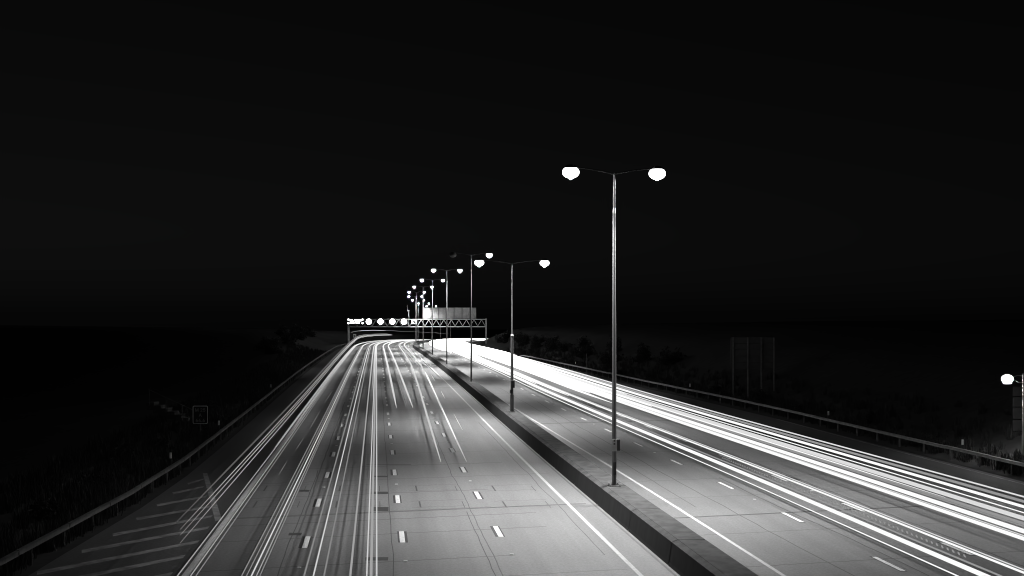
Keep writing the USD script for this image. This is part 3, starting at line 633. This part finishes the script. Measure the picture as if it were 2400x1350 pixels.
heads('added distant trails within the middle band, merging into glare', [([(84, 13.0), (E, 12.7)], .72, .07, 'far'), ([(96, 13.8), (E, 13.5)], .72, .08, 'far'), ([(110, 15.0), (E, 14.8)], .72, .07, 'far'), ([(140, 12.3), (E, 12.2)], .85, .07, 'far')])  # more added streaks, closing the gaps in the far glare
heads('added distant trails between the lanes, filling the glare near the gantry', [([(205, 9.7), (E, 9.6)], .7, .1, 'far'), ([(225, 10.2), (E, 10.1)], .8, .12, 'far'), ([(240, 6.6), (E, 6.4)], .7, .1, 'far'), ([(235, 15.7), (E, 15.6)], .72, .1, 'far'), ([(250, 5.6), (E, 5.5)], .8, .1, 'far'), ([(285, 7.4), (E, 7.4)], .9, .2, 'far'), ([(290, 11.4), (E, 11.2)], 1.0, .2, 'far'), ([(300, 14.6), (E, 14.4)], 1.1, .2, 'far')])  # fat streaks added to whiten the headlight glare by the gantry
heads('bright distant trail close to the far guardrail', [([(212, 17.1), (E, 16.9)], .8, .14, 'far')])
# a flickering lamp leaves a row of dots
t = trail('dotted_headlight_trail', 'dotted line of a flickering lamp between two headlight trails', GH)
for Y in np.arange(36.5, 62, .36):
    a, b = pt(Y, 8.62 + float(shift(Y)), .70), pt(Y + .17, 8.66 + float(shift(Y)), .74)
    part(t, 'dot', tube([a, (a + b) / 2, b], [.02, .032, .02], 5), M_HEAD['dim'])

# ------------------------------------------------------------------ plants
def leaf_cloud(n, rx, ry, rz, size, seed, clumps=14):
    g = np.random.default_rng(seed); c = g.normal(size=(clumps, 3)); c /= np.linalg.norm(c, axis=1, keepdims=True); c *= g.uniform(.3, .85, (clumps, 1)); c[:, 2] = np.abs(c[:, 2]) * .9 + .1
    p = c[g.integers(0, clumps, n)] + g.normal(0, .17, (n, 3)); p = p * [rx, ry, rz]; p[:, 2] = np.abs(p[:, 2])
    a = g.normal(size=(n, 3)); a /= np.linalg.norm(a, axis=1, keepdims=True); b = np.cross(a, g.normal(size=(n, 3))); b /= np.linalg.norm(b, axis=1, keepdims=True)
    L = size * g.uniform(.6, 1.4, (n, 1)); V = np.stack([p - a * L, p + b * L * .45, p + a * L, p - b * L * .45], 1).reshape(-1, 3)
    k = np.arange(n)[:, None] * 4; return V, np.vstack([k + [0, 1, 2], k + [0, 2, 3]])
def shrub(seed, tall, loc, label, group):
    t = thing('shrub' if tall else 'low_bush', label, 'shrub' if tall else 'bush', group, loc=loc, rz=seed)
    k_ = 1.0 if tall else .42
    part(t, 'crown', leaf_cloud(1100 if tall else 700, 1.9 * k_, 1.9 * k_, 2.4 * k_, .17 if tall else .09, seed), M_LEAF)
    for k in range(4):
        a = k * 1.7 + seed; part(t, 'stem', tube([(0, 0, -.3), (.3 * k_ * math.cos(a), .3 * k_ * math.sin(a), .8 * k_), (.8 * k_ * math.cos(a), .8 * k_ * math.sin(a), 1.7 * k_)], [.05 * k_, .035 * k_, .015], 6), M_BARK, 40)
    return t
protos = {}
def plant(Y, o, side, tall, seed):
    loc = pt(Y, o, float(ground_z(Y, o)) - .1); g = ('tall shrubs' if tall else 'low bushes') + ' behind the ' + side + ' guardrail'
    lab = ('tall dim leafy shrub on the far dark bank behind the ' if tall else 'low dim bush in the grass close behind the ') + side + ' guardrail'
    key = (tall, seed % 2)
    if key not in protos: protos[key] = shrub(seed % 2 + 1 + 3 * tall, tall, loc, lab, g)
    else: copy_of(protos[key], 'shrub' if tall else 'low_bush', loc, seed * 1.3, lab, 'shrub' if tall else 'bush', g)
k = 0
for Y in np.arange(38, 175, 8.5): plant(Y, rail_left(Y) - RNG.uniform(1.6, 4.2), 'left', False, k); k += 1
for Y in np.arange(232, 345, 7.5): plant(Y, rail_left(Y) - RNG.uniform(9, 14), 'left', True, k); k += 1
for Y in np.arange(62, 190, 11.5): plant(Y, rail_right(Y) + RNG.uniform(1.8, 4.5), 'right', False, k); k += 1
for Y in np.arange(150, 345, 11): plant(Y, rail_right(Y) + RNG.uniform(5, 10), 'right', True, k); k += 1
# rough grass on both verges
tg = np.random.default_rng(3); n = 26; V = []; Fc = []
for q_ in range(n):
    a = tg.uniform(0, 6.28); lean = tg.uniform(.05, .3); h = tg.uniform(.25, .75); bx, by = tg.normal(0, .10, 2); w = .012
    d = np.array([math.cos(a), math.sin(a)]); pth = [(bx, by, -.05), (bx + d[0] * lean * .4, by + d[1] * lean * .4, h * .6), (bx + d[0] * lean, by + d[1] * lean, h)]
    s0 = len(V); V += [(pth[0][0] - w * d[1], pth[0][1] + w * d[0], pth[0][2]), (pth[0][0] + w * d[1], pth[0][1] - w * d[0], pth[0][2]), (pth[1][0] - w * d[1], pth[1][1] + w * d[0], pth[1][2]), (pth[1][0] + w * d[1], pth[1][1] - w * d[0], pth[1][2]), pth[2]]
    Fc += [[s0, s0 + 1, s0 + 3], [s0, s0 + 3, s0 + 2], [s0 + 2, s0 + 3, s0 + 4]]
gi = UsdGeom.PointInstancer.Define(stage, '/World/grass')
tag(gi, 'rough dim grass growing on both verges behind the guardrails', 'grass', kind='stuff')
usdkit.mesh(stage, '/World/grass/tuft', (np.array(V), np.array(Fc)), M_GRASS)
pos, ids, quat, sc = [], [], [], []
for q_ in range(9000):
    Y = 24 + 240 * tg.random() ** 1.7; left = tg.random() < .6
    o = rail_left(Y) - .25 - 9 * tg.random() ** 1.6 if left else rail_right(Y) + .35 + 8 * tg.random() ** 1.6
    if tg.random() > .45 + .55 * math.sin(Y * .9 + o * 1.3) ** 2: continue
    pos.append(pt(Y, o, float(ground_z(Y, o)))); a = tg.uniform(0, 3.14); quat.append(Gf.Quath(math.cos(a), 0, 0, math.sin(a))); s_ = tg.uniform(.5, 1.5); sc.append((s_, s_, s_ * tg.uniform(.7, 1.3)))
gi.CreatePrototypesRel().SetTargets(['/World/grass/tuft'])
gi.CreatePositionsAttr(Vt.Vec3fArray.FromNumpy(np.array(pos, np.float32))); gi.CreateProtoIndicesAttr(Vt.IntArray([0] * len(pos)))
gi.CreateOrientationsAttr(Vt.QuathArray(quat)); gi.CreateScalesAttr(Vt.Vec3fArray.FromNumpy(np.array(sc, np.float32)))
